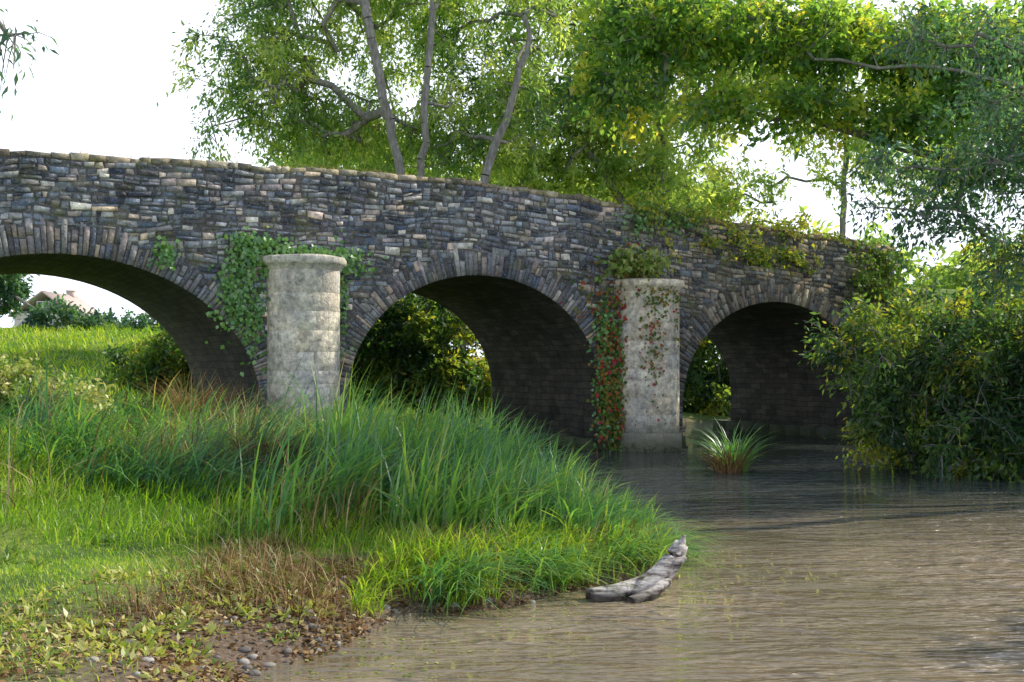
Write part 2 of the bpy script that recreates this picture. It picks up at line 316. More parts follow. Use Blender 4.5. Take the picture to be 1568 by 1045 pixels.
while dz<6.0:
    ch=random.choice([.09,.11,.12,.135,.155,.175])
    s=-10.5+random.random()*.3
    while s<SE:
        L=random.choice([.09,.13,.16,.19,.22,.26,.32,.42])*random.uniform(.8,1.15)
        L=min(L,SE-s)
        if L<.04: break
        wv=lambda q:.024*math.sin(q*1.7+dz*3)+.022*math.sin(q*4.1+dz*9)
        za=top(s)-dz+wv(s);zb=top(s+L)-dz+wv(s+L)
        if za-ch>-.3:
            zc=(za+zb)/2-ch/2
            if not ringin(s+L/2,zc,random.uniform(.36,.52)):
                j=lambda:random.uniform(-.02,.02);g=.008
                hs_=random.choice([0,0,0,.014,.03])
                t=np.clip(random.gauss(.42,.27),0,.96)
                if random.random()<.03:t=random.uniform(.95,1)
                if ch>.12 and random.random()<.5 and L>.1:
                    m_=ch*random.uniform(.35,.65);xm=random.uniform(.35,.65)
                    stone(mb,[(s+g,za-ch+g),(s+L-g,zb-ch+g),(s+L-g+j(),zb-m_-.004),(s+g+j(),za-m_-.004)],random.uniform(.01,.045),.011,t)
                    if L>.22:
                        stone(mb,[(s+g,za-m_+.004),(s+L*xm-.004,zb-m_+.004),(s+L*xm-.004,zb-g),(s+g,za-g)],random.uniform(.01,.045),.011,np.clip(t+random.gauss(0,.25),0,.97))
                        stone(mb,[(s+L*xm+.004,za-m_+.004),(s+L-g,zb-m_+.004),(s+L-g,zb-g),(s+L*xm+.004,za-g)],random.uniform(.01,.045),.011,np.clip(t+random.gauss(0,.25),0,.97))
                    else:
                        stone(mb,[(s+g,za-m_+.004),(s+L-g,zb-m_+.004),(s+L-g,zb-g),(s+g,za-g)],random.uniform(.01,.045),.011,np.clip(t+random.gauss(0,.2),0,.97))
                else:
                    q=[(s+g+j(),za-ch+g+hs_+j()*.8),(s+L-g+j(),zb-ch+g+hs_+j()*.8),(s+L-g+j(),zb-g+j()*.8),(s+g+j(),za-g+j()*.8)]
                    stone(mb,q,random.uniform(.006,.05),.017,t)
        s+=L
    dz+=ch
mb.obj('rubble_wall_stones',M_rubble,parent=bridge)
mb=MB()
for c,a,z0,bb in AR:
    th=math.radians(3)
    while th<math.radians(177):
        ds=random.choice([.055,.07,.085,.1,.12]);dth=ds/math.hypot(a*math.sin(th),bb*math.cos(th))
        def pn(t):
            p=np.array([c+a*math.cos(t),z0+bb*math.sin(t)]);nn=np.array([math.cos(t)/a,math.sin(t)/bb]);return p,nn/np.linalg.norm(nn)
        p0,n0=pn(th+.08*dth);p1,n1=pn(th+dth*.94);dep=random.uniform(.34,.62)
        cut=[(0,dep)] if random.random()<.5 else [(0,dep*random.uniform(.4,.6)),(None,dep)]
        a0=-.015
        for cc_ in cut:
            a1=cc_[1]
            q=[p0+n0*a0,p0+n0*a1,p1+n1*a1,p1+n1*a0]
            stone(mb,q[::-1],random.uniform(.01,.045),.010,np.clip(random.gauss(.42,.27),0,1),back=.02)
            a0=a1+.012
        th+=dth
mb.obj('arch_voussoirs',M_vouss,parent=bridge)
mb=MB()
for w0 in(0,BW-.38):
    s=-13
    while s<SE-.05:
        L=min(random.uniform(.16,.45),SE-s);h=.135+random.uniform(-.035,.02);zz=top(s+L/2)-.156
        sl=math.atan((top(s+L)-top(s))/max(L,.05))
        a_=[];
        for (w,hh) in[(-.01,0),(.39,0),(.40,h*.7),(.30,h),(.10,h),(-.01,h*.75)]:
            for sg in(0.006,L-.006):
                a_.append(B(s+sg,w0+w+random.uniform(-.015,.015),zz+hh+(sg-L/2)*math.tan(sl)+random.uniform(-.01,.01)))
        Q=[[2*k,2*k+1,(2*k+3)%12,(2*k+2)%12] for k in range(6)]+[[0,2,4,10],[4,6,8,10],[1,11,5,3],[5,11,9,7]]
        mb.add(np.array(a_),Q,random.random());s+=L
mb.obj('parapet_coping',M_coping,parent=bridge)
f=MB();V=[B(s_,w,z) for s_ in (SE-.3,22) for w,z in((.35,-1),(.35,3.45),(.85,3.45),(.85,-1))]
f.add(np.array(V),[[0,4,5,1],[1,5,6,2],[2,6,7,3],[4,7,6,5]],.3)
for r in range(30):
    z=3.56-r*.12;s=SE+.02
    while s<22:
        L=random.uniform(.12,.35)
        c4=[(s+.007,z-.113),(s+L-.007,z-.113),(s+L-.007,z-.007),(s+.007,z-.007)];stone(f,c4,random.uniform(.01,.04),.012,random.uniform(.2,.8),W0=.34);s+=L
f.obj('wing_wall',M_rubble,parent=bridge)
def pier(sc,R,ztop,name):
    mb=MB();c=B(sc,0,0);capz=ztop-.27
    n=40;an=np.linspace(0,2*math.pi,n+1)[:-1]
    prof=[(R-.006,-1),(R-.006,capz)]
    V=np.array([[c[0]+r*math.cos(t),c[1]+r*math.sin(t),z] for r,z in prof for t in an])
    mb.add(V,[[k,(k+1)%n,n+(k+1)%n,n+k] for k in range(n)],.2)
    z=-.3
    fa=math.atan2(-Vv[1],-Vv[0])
    while z<capz-.02:
        hh=random.uniform(.24,.42)
        if capz-(z+hh)<.2: hh=capz-z
        t=fa-1.75+random.uniform(-.3,0)
        Rr=R+(.05 if z<.1 else 0)
        while t<fa+1.75:
            dt=random.uniform(.35,.85);g=.002/R;e=.002
            ts=[t+g,t+g+.006]+list(np.linspace(t+g+.006,t+dt-g-.006,6)[1:-1])+[t+dt-g-.006,t+dt-g]
            zs=[z+.002,z+.007,z+hh-.007,z+hh-.002];m_=len(ts);V=[]
            pr_=random.uniform(-.0005,.001)
            for a,zz in enumerate(zs):
                for b_,tt in enumerate(ts):
                    r=Rr+pr_+random.uniform(-.0005,.0005)-(e*1.3 if(a in(0,3)or b_ in(0,m_-1)) else 0)
                    V.append([c[0]+r*math.cos(tt),c[1]+r*math.sin(tt),zz])
            mb.add(V,[[a*m_+b_,a*m_+b_+1,(a+1)*m_+b_+1,(a+1)*m_+b_] for a in range(3) for b_ in range(m_-1)],np.clip(random.gauss(.5,.3),0,1))
            t+=dt
        z+=hh
    prof=[(R-.01,capz-.03),(R+.03,capz),(R+.035,capz+.05),(R+.09,capz+.08),(R+.12,capz+.12),(R+.12,capz+.2),(R+.10,capz+.235),(R+.02,capz+.25),(R-.3,capz+.28),(.02,capz+.31)]
    V=np.array([[c[0]+(r+random.uniform(-.008,.008))*math.cos(t),c[1]+(r+random.uniform(-.008,.008))*math.sin(t),z+.008*math.sin(3*t+z*9)] for r,z in prof for t in an])
    mb.add(V,[[a*n+k,a*n+(k+1)%n,(a+1)*n+(k+1)%n,(a+1)*n+k] for a in range(len(prof)-1) for k in range(n)],.5)
    return mb.obj(name,M_ashlar,parent=bridge)
pier(0.0,.71,4.0,'cutwater_pier_near');pier(8.07,.76,3.84,'cutwater_pier_far')
mb=MB()
for s_,w_ in((6.88,1),(9.12,-1),(14.88,1)):
    for w in np.arange(.2,BW,.62):
        V,Q=box((0,0,0),(.3,.58,.5),0,.02);V=B(s_+V[:,0]-.1*w_,w+V[:,1]+.3,V[:,2]+.02);mb.add(V,Q,random.uniform(0,.3))
mb.obj('pier_footing_blocks',M_rubble,parent=bridge)
# ---------------------------------------------------------------- trees
def grow_tree(name,trunks,blobs,ncl,lpc,Ls,lmat,seed,wr=.22,tr=.25,twl=.8,droop=.3,barkm=None,r0=.013,shell=.6,tint=(.5,.2)):
    g=np.random.default_rng(seed)
    nodes=[];par=[]
    for poly in trunks:
        P=np.array(poly,float);st=-1
        m_=max(4,int(np.linalg.norm(P[-1]-P[0])/.6))
        cum=np.r_[0,np.cumsum(np.linalg.norm(np.diff(P,axis=0),axis=1))];tt=np.linspace(0,cum[-1],m_)
        PP=np.stack([np.interp(tt,cum,P[:,k]) for k in range(3)],1);PP[1:-1]+=g.normal(0,.05,(m_-2,3))
        if nodes:
            dd=np.linalg.norm(np.array(nodes)-PP[0],axis=1);st=int(dd.argmin()) if dd.min()<1.2 else -1
        for p in PP: nodes.append(p);par.append(st);st=len(nodes)-1
    vol=np.array([b[3]*b[4]*b[5]*(b[6] if len(b)>6 else 1) for b in blobs])**.8;pr=vol/vol.sum()
    T=[]
    for k in g.choice(len(blobs),ncl,p=pr):
        b=blobs[k];v=nrm(g.normal(size=3))*(g.random()**(1-shell*.8))**.6
        T.append([b[0]+v[0]*b[3],b[1]+v[1]*b[4],b[2]+v[2]*b[5]])
    T=np.array(T);N=np.array(nodes)
    ntrunk=len(nodes)
    od=np.argsort([np.linalg.norm(N-t,axis=1).min() for t in T])
    arr=np.zeros((ncl*6+ntrunk+10,3));arr[:ntrunk]=N;cnt=ntrunk;ends=[]
    for k in od:
        t=T[k];A=arr[:cnt];dv=t-A;dist=np.linalg.norm(dv,axis=1)
        cost=dist+.7*np.maximum(0,-dv[:,2])
        cost[:min(4,ntrunk)]+=6
        a=int(cost.argmin());p=A[a].copy();L=dist[a];ns=max(1,min(5,int(L/.7)))
        pp=a
        for q in range(1,ns+1):
            f_=q/ns;x=p+(t-p)*f_+np.array([0,0,1.])*L*.12*math.sin(math.pi*f_)+(g.normal(0,.07*min(L,2),3) if q<ns else 0)
            arr[cnt]=x;par.append(pp);pp=cnt;cnt+=1
        ends.append((pp,L))
    A=arr[:cnt];par=np.array(par);w=np.zeros(cnt)
    for e,_ in ends: w[e]+=1
    for k in range(cnt-1,-1,-1):
        if par[k]>=0:w[par[k]]+=w[k]
    R=r0*np.maximum(w,.6)**.5
    R=np.minimum(R,tr);R[:2]=np.maximum(R[:2],tr)
    mb=MB()
    for k in range(cnt):
        p=par[k]
        if p<0: continue
        ra=min(R[p],R[k]*1.5);V,Q=tube(np.array([A[p],A[k]]),[ra,R[k]],8 if R[k]>.08 else 5);mb.add(V,Q,.5,0)
    E=A[[e for e,_ in ends]];D=nrm(E-A[par[[e for e,_ in ends]]])
    nt_=6;C=np.repeat(E,nt_,0);TD=nrm(np.repeat(D,nt_,0)*.5+g.normal(0,.75,(len(C),3))+np.array([0,0,-droop*.4]))
    TL=twl*g.uniform(.5,1.3,len(C))
    for c,t,l in zip(C,TD,TL):
        V,Q=tube(np.array([c,c+t*l*.6+[0,0,-droop*l*.15],c+t*l+[0,0,-droop*l*.55]]),[.007,.005,.003],3);mb.add(V,Q,.5,0)
    m_=max(1,lpc//nt_);idx=np.repeat(np.arange(len(C)),m_);u=g.random(len(idx))**.8
    tl=TL[idx][:,None];uu=u[:,None]
    P=C[idx]+TD[idx]*tl*uu+np.array([0,0,-1.])*droop*tl*.55*uu**2+g.normal(0,.06+.06*twl,(len(idx),3))
    ax=nrm(TD[idx]*.6+g.normal(0,.6,(len(idx),3))+np.array([0,0,-droop*.9]))
    nn=nrm(g.normal(0,.6,(len(idx),3))+np.array([.25,0,.7]))
    ct=np.repeat(np.clip(g.normal(tint[0],tint[1],ncl),0,1),nt_)[idx]
    tn=np.clip(ct+g.normal(0,.13,len(idx)),0,1)
    V,Q,tt=leaves(P,ax,nn,Ls*g.uniform(.65,1.25,len(idx)),wr,tn);mb.add(V,Q,tt,1)
    return mb.obj(name,[barkm or M_bark,lmat])
def px(x,y,Yd): return ((x-784)/1750*Yd,Yd,1.9+(560-y)/1750*Yd)
def bl(x,y,rx,ry,Yd,dy=1.5,dens=1): 
    p=px(x,y,Yd);k=Yd/1750;return (*p,rx*k,dy,ry*k,dens)
def gz(x,y): return float(H(np.array([x]),np.array([y]))[0])
g0=gz(-3.2,37)
grow_tree('willow_tree',[[(-3.2,37,g0-.3),(-3.3,37,6.5),(-3.9,37,9.5),(-4.6,36.8,12.5),(-5.2,36.7,17.5)],[(-2.95,37,g0-.2),(-3.0,37.1,7.5),(-2.85,37,10),(-2.65,37.2,13),(-2.4,37,18.5)],[(-1.8,37.6,g0-.2),(-1.3,37.6,6.8),(-.2,37.8,10),(.6,38,13)]],
 [bl(430,140,55,105,38,1.6,1.5),bl(350,90,60,90,37,1.2,.4),bl(480,-10,120,110,38.5,2,1.0),bl(600,-80,170,90,39,2.4,.5),bl(520,190,80,60,39.5,1.5,1.2),bl(760,40,110,140,39.5,2.2,.6),bl(730,190,120,70,39.5,2,1.0),bl(620,110,110,120,41,1.2,.6),bl(320,200,30,45,37,.6,.45),bl(640,20,90,80,41,1.5,.5),bl(600,225,150,40,40,1.2)],
 620,84,.22,L_willow,11,wr=.18,tr=.15,twl=.95,droop=.6,tint=(.58,.24))
g0=gz(5,42.5)
grow_tree('field_maple_tree',[[(5.2,42.5,g0-.3),(5.3,42.5,6),(5.6,42.6,10),(5,42.6,15)],[(5.3,42.5,6),(3.5,42.5,9),(1,42.5,12)]],
 [bl(900,60,150,120,43,2.0),bl(840,190,110,100,43,1.8),bl(980,200,130,80,43,1.8),bl(1060,60,150,150,44,2),bl(1010,275,80,45,42,1.4,.6),bl(850,270,110,45,43,2)],
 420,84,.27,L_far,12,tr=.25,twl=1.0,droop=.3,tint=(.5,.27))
g0=gz(15.2,29)
grow_tree('sycamore_tree',[[(15.2,29,g0-.3),(15.1,29,5),(14.6,28.8,8),(14.8,28.6,10.5),(15,28.6,11.5)],[(15.1,29,5.2),(12.5,28.3,6.6),(9.5,27.8,7.2),(6.5,27.5,8.0)],[(14.7,28.8,8),(12,28,9.3),(8.5,27.6,10.0),(4.5,27.5,10.4)],[(14.9,28.7,7),(13,27,8.2),(10,26.5,8.8),(7,26.5,9)]],
 [bl(1000,40,110,60,27.5,1.2,.9),bl(950,140,90,36,27.5,.8,.7),bl(1130,50,130,50,27.5,1.2,.8),bl(1150,165,120,30,27.2,1.0,.9),bl(1290,60,140,55,27.5,1.4,.8),bl(1330,175,130,28,27.3,1.1,.9),bl(1470,90,110,80,28,1.5,.8),bl(1620,100,120,120,29,2,.7),bl(1500,200,90,36,27,1.0,.6)],
 470,84,.20,L_field,13,tr=.34,twl=.75,droop=.25,tint=(.46,.25),wr=.26)
g0=gz(11,17.5)
grow_tree('ash_tree',[[(11,17.5,g0-.3),(10.9,17.6,3.5),(10.7,17.8,6.5),(10.5,18,10),(10.3,18.3,12.5)],[(10.9,17.6,3.2),(9.4,17.9,4.6),(8.0,18,5.2)],[(10.8,17.7,5),(9.2,18,6.5),(7.4,18.2,7.2)],[(10.6,18,9),(8.5,18.8,10),(6.5,19,10.6)]],
 [bl(1490,250,80,40,18,.8,1.3),bl(1450,335,90,32,18,.6,1.2),bl(1550,400,50,40,18,.6,1.3),bl(1540,130,70,80,18,.8,1.0),bl(1400,250,70,22,18,.5,.9),bl(1600,250,80,130,18.5,1.0,1.0),bl(1460,40,90,45,18.3,.8,.9),bl(1370,310,60,25,18,.4,.8),
  (7.2,19,10.3,1.6,1.5,.8,.9),(9.2,19.2,11.8,1.6,1.5,1.0,.8),(10.5,18,12.5,1.6,1.6,1.2,.6),(5.8,18.4,9.6,1.0,1.2,.5,1.0),(9,21,10,1.3,1.2,.8,.7)],
 400,66,.13,L_dark,14,wr=.2,tr=.22,twl=.5,droop=.5,tint=(.5,.26),r0=.009)
g0=gz(13.2,11.5)
grow_tree('alder_tree',[[(13.2,11.5,g0-.3),(13.1,11.6,4),(13,11.6,9.5)]],[(11.3,10.6,6.9,1.3,1.3,.7),(13,11.8,8.3,1.8,1.8,1.3),(12.2,10.2,7.5,1.5,1.4,.8),(14,11,6,1.6,1.6,1.4)],110,60,.16,L_dark,41,wr=.3,tr=.2,twl=.6,tint=(.5,.24),r0=.01)
grow_tree('poplar_tree',[[(15,52,1),(15,52,8),(15.3,52,15)]],[bl(1160,290,80,50,52,2,.4),bl(1280,240,80,60,52,2,.25),bl(1080,290,60,40,52,2,.8),bl(1400,230,100,60,52,2,.5),bl(1290,110,160,100,52,2,.6)],
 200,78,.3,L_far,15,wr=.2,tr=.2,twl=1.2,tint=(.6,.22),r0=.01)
mbk=[bl(700,300,150,55,60,4),bl(860,310,120,50,60,4),bl(1000,330,120,40,60,4),bl(1500,420,160,45,55,4),bl(470,330,90,90,60,4),bl(560,250,90,60,60,4),bl(1250,400,130,30,60,4),bl(760,450,300,100,58,4,.7),bl(1200,480,300,80,58,4,.7)]
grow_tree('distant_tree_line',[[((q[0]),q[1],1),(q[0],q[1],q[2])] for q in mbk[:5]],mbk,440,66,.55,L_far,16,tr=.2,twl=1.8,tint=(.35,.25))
def bush(name,base,blobs,ncl,lpc,Ls,lm,seed,**k):
    z=gz(*base);return grow_tree(name,[[(base[0],base[1],z-.2),(base[0]+.05,base[1],z+.5)],[(base[0]+.1,base[1],z-.1),(base[0]+.5,base[1]+.2,z+.8)]],blobs,ncl,lpc,Ls,lm,seed,tr=.07,**k)
bush('sallow_bush',(9.0,20.4),[(7.0,20.9,1.8,1.3,1.3,1.05),(8.6,20.6,1.8,1.7,1.6,1.2),(10.2,20.3,1.7,1.8,1.8,1.6),(7.3,21,.85,1.3,1.2,.8),(8.9,20,.7,1.6,1.2,.8),(6.3,21.4,2.5,.8,.8,.6),(12,20,2.3,1.8,2,1.8),(9.6,20,2.6,1.2,1.2,.9),(8.2,19.2,.5,1.2,.8,.5),(7.6,20.6,2.9,.9,.8,.45)],620,90,.14,L_bush,21,wr=.2,twl=.5,droop=.4,r0=.007,tint=(.52,.28))
bush('blackthorn_bush',(14,26.5),[(13,26,3.2,2.2,1.6,1.2),(16,26,3.6,2.5,1.6,1.5),(11.5,25.5,2.6,1.5,1.2,1.3),(10.5,24.5,2.6,1.3,.9,.9)],320,84,.19,L_bush,28,wr=.24,twl=.6,droop=.3,r0=.007,tint=(.45,.24))
bush('hawthorn_bush',(-3.5,32.4),[(-3.8,32.5,2.4,1.6,1.3,1.5),(-2.3,32.6,1.9,1.6,1.2,1.3),(-1.2,32.2,1.3,1.2,1.0,.9),(-4.8,32,3.0,1.5,1,1.5),(-2.2,32.5,3.2,1.4,1,1)],360,78,.18,L_bush,22,twl=.5,r0=.007,tint=(.55,.27))
bush('hazel_bush',(-8.2,29.5),[(-8.3,29.5,2.3,.9,1,.9),(-9.4,30,1.9,1.0,1,.8),(-7.2,29.5,1.9,.8,1,.9),(-6.3,29.5,2.6,.8,.9,1.2)],200,78,.16,L_bush,23,twl=.45,r0=.007,tint=(.5,.22))
bush('elder_bush',(5.4,41.5),[(5.6,41.5,2.2,1.6,1,1.6),(3.8,41,2.0,1.8,1,1.5),(8.2,41.5,2.2,2,1,1.7),(11,43,2.4,2.5,1,1.8),(6.8,40.6,.8,1.4,.7,.8),(9,41.6,.8,1.4,.7,.8)],290,78,.24,L_bush,24,twl=.6,r0=.007,tint=(.6,.28))
bush('holly_bush',(-22.5,47),[(-18.7,46,3.95,1.0,1.0,.4),(-21.5,47,5.4,1.4,1.4,1.5),(-16.8,47,3.4,1.0,1.5,.5),(-14,46,3.3,1.6,1.5,.7)],220,72,.24,L_dark,25,twl=.5,r0=.01,tint=(.35,.2))
bush('nettle_patch',(-7.0,16.6),[(-7.4,16.6,1.6,.9,.8,.25),(-6.4,16.2,1.4,.8,.6,.2),(-8.6,16.8,1.75,.9,.6,.25)],120,66,.10,L_weed,26,twl=.22,r0=.005,tint=(.65,.2))
grow_tree('crack_willow_tree',[[(-8.2,9.5,gz(-8.2,9.5)-.2),(-8.1,9.5,2.5),(-7.8,9.6,5),(-7.9,9.7,8)],[(-7.8,9.6,4.4),(-6.5,9.8,5.3),(-5.2,10,5.4),(-4.7,10,5.2)]],
 [(-4.35,10,4.80,.2,.2,.16,9),(-7,9.7,7,1.3,1.3,1),(-8.8,9.6,7.5,1.4,1.3,1)],60,40,.11,L_dark,27,wr=.14,tr=.2,twl=.32,droop=.7)
# ---------------------------------------------------------------- ivy & creepers
def wall_leaves(n,sp,w=(.04,.14)):
    C=[]
    for s,z,rs,rz,c in sp:
        k=int(c*n);C.append(np.stack([rng.normal(s,rs,k),-rng.uniform(*w,k),rng.normal(z,rz,k)],1))
    return np.concatenate(C)
def ivy(name,sp,n,Ls,lm,w=(.05,.16),tm=.5,parent=None):
    C=wall_leaves(n,sp,w);P=B(C[:,0],C[:,1],C[:,2]);k=len(P)
    ax=nrm(np.stack([rng.normal(0,.6,k),rng.normal(0,.3,k),-np.abs(rng.normal(.7,.4,k))],1))
    nn=nrm(np.array([-Vv[0],-Vv[1],.3])+rng.normal(0,.45,(k,3)))
    V,Q,t=leaves(P,ax,nn,Ls*rng.uniform(.6,1.3,k),.42,np.clip(rng.normal(tm,.25,k),0,1))
    mb=MB();mb.add(V,Q,t,0)
    for s,z,rs,rz,c in sp:
        for _ in range(3):
            a=rng.normal(s,rs*.6);zz=np.linspace(z-rz*1.5,z+rz*1.3,6)
            V,Q=tube(B(a+np.cumsum(rng.normal(0,.05,6)),-.06+rng.normal(0,.01,6),zz),np.full(6,.007),4);mb.add(V,Q,.3,1)
    return mb.obj(name,[lm,M_twig])
ivy('ivy_plant',[(-1.1,3.95,.24,.20,1.0),(-1.35,3.2,.18,.3,1.1),(-1.0,2.9,.13,.4,.8),(-2.6,3.95,.12,.14,.4),(-.9,4.25,.3,.07,.6),(.45,4.12,.4,.05,.6),(.95,3.9,.22,.1,.35),(.78,3.2,.06,.5,.35),(-.45,3.9,.14,.22,.4)],340,.09,L_ivy,tm=.6)
ivy('virginia_creeper',[(7.0,2.2,.22,.6,.9),(6.95,1.0,.2,.45,.9),(7.25,3.3,.15,.4,.4),(7.5,4.2,.3,.2,.5),(7.35,.7,.2,.3,.6),(7.4,1.6,.12,.9,.5),(6.6,3.4,.3,.3,.2)],340,.09,L_red,tm=.48,w=(.05,.3))
for_pier=[(7.75,2.6,.16,.7,.6),(7.9,3.5,.25,.25,.35),(8.35,3.0,.06,.5,.1)]
C=wall_leaves(330,for_pier,(0,.05))
ds_=C[:,0]-8.07;ang=np.clip(ds_/.76,-.99,.99);w_=-np.sqrt(1-ang**2)*.80-rng.uniform(0,.06,len(C))
P=B(8.07+ang*.8,w_,C[:,2]);k=len(P)
V,Q,t=leaves(P,nrm(np.stack([rng.normal(0,.6,k),rng.normal(0,.3,k),-np.abs(rng.normal(.7,.4,k))],1)),nrm(np.array([-Vv[0],-Vv[1],.3])+rng.normal(0,.45,(k,3))),.08*rng.uniform(.6,1.3,k),.4,np.clip(rng.normal(.35,.3,k),0,1))
mesh_obj('virginia_creeper',V,Q,L_red,tint=t)
ivy('ivy_plant',[(6.9,2.8,.16,.35,1),(6.85,1.3,.15,.6,.9),(7.3,1.7,.13,.6,.8),(7.1,.5,.2,.2,.5),(7.9,5.2,.35,.2,.5),(8.8,5.25,.4,.15,.5)],300,.09,L_ivy,w=(.05,.22))
def spray(name,starts,lm,Ls,n,seed,tm=.5,spread=1):
    g=np.random.default_rng(seed);mb=MB()
    for (s,w,z,ds,dw,dz,L) in starts:
        k=9;t=np.linspace(0,1,k);d=np.array([ds,dw,dz])+g.normal(0,.25*spread,3);d/=np.linalg.norm(d)
        P=B(s+d[0]*L*t,w+d[1]*L*t-.1*t,z+d[2]*L*t-.55*L*t**2)
        V,Q=tube(P,np.linspace(.008,.003,k),4);mb.add(V,Q,.5,1)
        u=g.random(n)*(k-1);i_=np.minimum(u.astype(int),k-2);fr=(u-i_)[:,None]
        C=P[i_]*(1-fr)+P[i_+1]*fr+g.normal(0,.05,(n,3))
        V,Q,tt=leaves(C,nrm(g.normal(0,.6,(n,3))+[0,0,-.4]),nrm(g.normal(0,.5,(n,3))+[.2,-.5,.8]),Ls*g.uniform(.6,1.3,n),.36,np.clip(g.normal(tm,.22,n),0,1));mb.add(V,Q,tt,0)
    return mb.obj(name,[lm,M_twig])
st=[]
for _ in range(40):
    s=random.uniform(7.6,14.2);st.append((s,.15,float(top(s))-.02,random.uniform(-.4,.9),-.5,random.uniform(-.1,.6),random.uniform(.5,1.3)))
for _ in range(20):
    s=random.uniform(9.3,12.8);st.append((s,-.05,random.uniform(4.4,4.9),random.uniform(.2,1),-.35,.1,random.uniform(.4,.9)))
spray('bramble_bush',st,L_bush,.10,46,31,tm=.8)
st=[(8.0+random.uniform(-.9,.3),-.25,3.95,random.uniform(-.9,.4),-.3,random.uniform(.5,1.6),random.uniform(.6,1.5)) for _ in range(34)]
spray('buddleia_plant',st,L_weed,.12,24,32,tm=.55)
st=[(random.uniform(14.3,16.1),random.uniform(-.1,.3),random.uniform(3.6,5.0),random.uniform(-.5,.5),-.5,random.uniform(-.1,.6),random.uniform(.4,.9)) for _ in range(60)]
spray('ivy_plant',st,L_bush,.10,46,33,tm=.6)
n=3200;s=rng.uniform(-8,16,n);s=s[(np.sin(s*1.3)+np.sin(s*3.7+1)+rng.normal(0,.7,len(s)))>.2];n=len(s)
R=B(s,rng.uniform(.0,.35,n),top(s)-.02);V,Q,t=blades(R,rng.uniform(.03,.09,n),np.full(n,.008),rng.uniform(.2,.8,n),rng.uniform(0,6.28,n),2)
mesh_obj('wall_top_grass',V,Q,L_dead,tint=np.clip(t*.6+.1,0,1))
# ---------------------------------------------------------------- grass and reeds
def scatter(n,x0,x1,y0,y1,cond):
    x=rng.uniform(x0,x1,n);y=rng.uniform(y0,y1,n);d,l=bank(x,y);k=cond(x,y,d,l)
    x=x[k];y=y[k];return np.stack([x,y,H(x,y)-.01],1),d[k]
def hs(R): return np.interp(R[:,0],[-7,-5,-3,-1,.3,1.2],[.95,1.15,1.25,1.05,.8,.5])*np.interp(R[:,1],[11,14,21],[.8,1,1])
R,d=scatter(95000,-8.5,1.2,5,13.5,lambda x,y,d,l:(d>.6)&l&(x>-.52*y-.3)&(rng.random(len(x))<np.clip((d-.6)/1.3,0.03,1)))
n=len(R);V,Q,t=blades(R,rng.uniform(.03,.09,n),rng.uniform(.005,.011,n),rng.uniform(.2,1,n),rng.uniform(0,6.28,n),2)
mesh_obj('lawn_grass',V,Q,L_grass,tint=t)
def clumpy(x,y,a=1.6): return np.sin(x*a+1.3*np.sin(y*.9))*np.sin(y*a*.8+1.1*np.sin(x*1.1))
R,d=scatter(48000,-9.5,2.2,8.6,22,lambda x,y,d,l:(d>.02)&l&(x>-.5*y-.5)&(y>9.8-.15*x*(x<0)+.4*np.sin(x*2))&(rng.random(len(x))<.9))
n=len(R);V,Q,t=blades(R,rng.uniform(.18,.42,n)*hs(R),rng.uniform(.009,.017,n),rng.uniform(.3,1,n),rng.normal(.2,1.3,n),3)
mesh_obj('meadow_grass',V,Q,L_grass,tint=np.clip(t*.85,0,1))
R,d=scatter(46000,-11,2.3,10.6,21.6,lambda x,y,d,l:(d>-.15)&l&(x>-.5*y-.6)&(y>11.6-.5*np.clip(x+1,0,3)-.1*x*(x<0))&(clumpy(x,y)+.6*clumpy(x+5,y-2,4.1)+rng.normal(0,.35,len(x))>-.15))
n=len(R);hh=rng.uniform(.4,1.0,n)*hs(R)*(1+.3*clumpy(R[:,0],R[:,1],2.6)+.22*clumpy(R[:,0]+2,R[:,1]+1,5.3))*np.where(rng.random(n)<.06,1.45,1)
V,Q,t=blades(R,hh,rng.uniform(.012,.026,n),rng.uniform(.35,1.7,n),rng.normal(.0,.7,n)+1.2*clumpy(R[:,0]+3,R[:,1],1.7),4)
mesh_obj('reed_sweet_grass',V,Q,L_reed,tint=np.clip(t*.9+.12*clumpy(R[:,0],R[:,1],3.3).repeat(10),0,.99))
R,d=scatter(26000,-2.6,1.6,10.6,16.5,lambda x,y,d,l:(d>-.2)&(d<3)&l&(clumpy(x*1.3,y*1.3,2.2)+rng.normal(0,.3,len(x))>.3))
n=min(len(R),3800);R=R[:n];V,Q,t=blades(R,rng.uniform(.7,1.7,n)*hs(R),rng.uniform(.018,.036,n),rng.uniform(.15,1.1,n),rng.normal(0,1.1,n),5)
mesh_obj('common_reeds',V,Q,L_reed,tint=np.clip(t*.6+.40,0,.98))
R,d=scatter(6000,-6,1.4,10.4,19,lambda x,y,d,l:(d>.2)&l&(clumpy(x+1.7,y+.4,1.9)+rng.normal(0,.25,len(x))>.3)&(x>-.5*y))
n=min(len(R),2200);R=R[:n];V,Q,t=blades(R,rng.uniform(.5,1.25,n)*hs(R),rng.uniform(.008,.016,n),rng.uniform(.2,1.3,n),rng.normal(0,1.5,n),4)
mesh_obj('dead_reed_stems',V,Q,L_dead,tint=np.clip(t,0,1))
R,d=scatter(60000,-1.6,2.2,8.4,12.5,lambda x,y,d,l:(d>.05)&(d<1.5)&l&(clumpy(x,y,4)+rng.normal(0,.35,len(x))>-.05)&(x>-1.2))
n=min(len(R),8000);R=R[:n];V,Q,t=blades(R,rng.uniform(.12,.5,n)*rng.uniform(.6,1.1,n),rng.uniform(.007,.016,n),rng.uniform(.3,1.3,n),rng.normal(-.5,1.5,n),4)
mesh_obj('bank_tussock_grass',V,Q,L_grass,tint=np.clip(t*.8+.2,0,1))
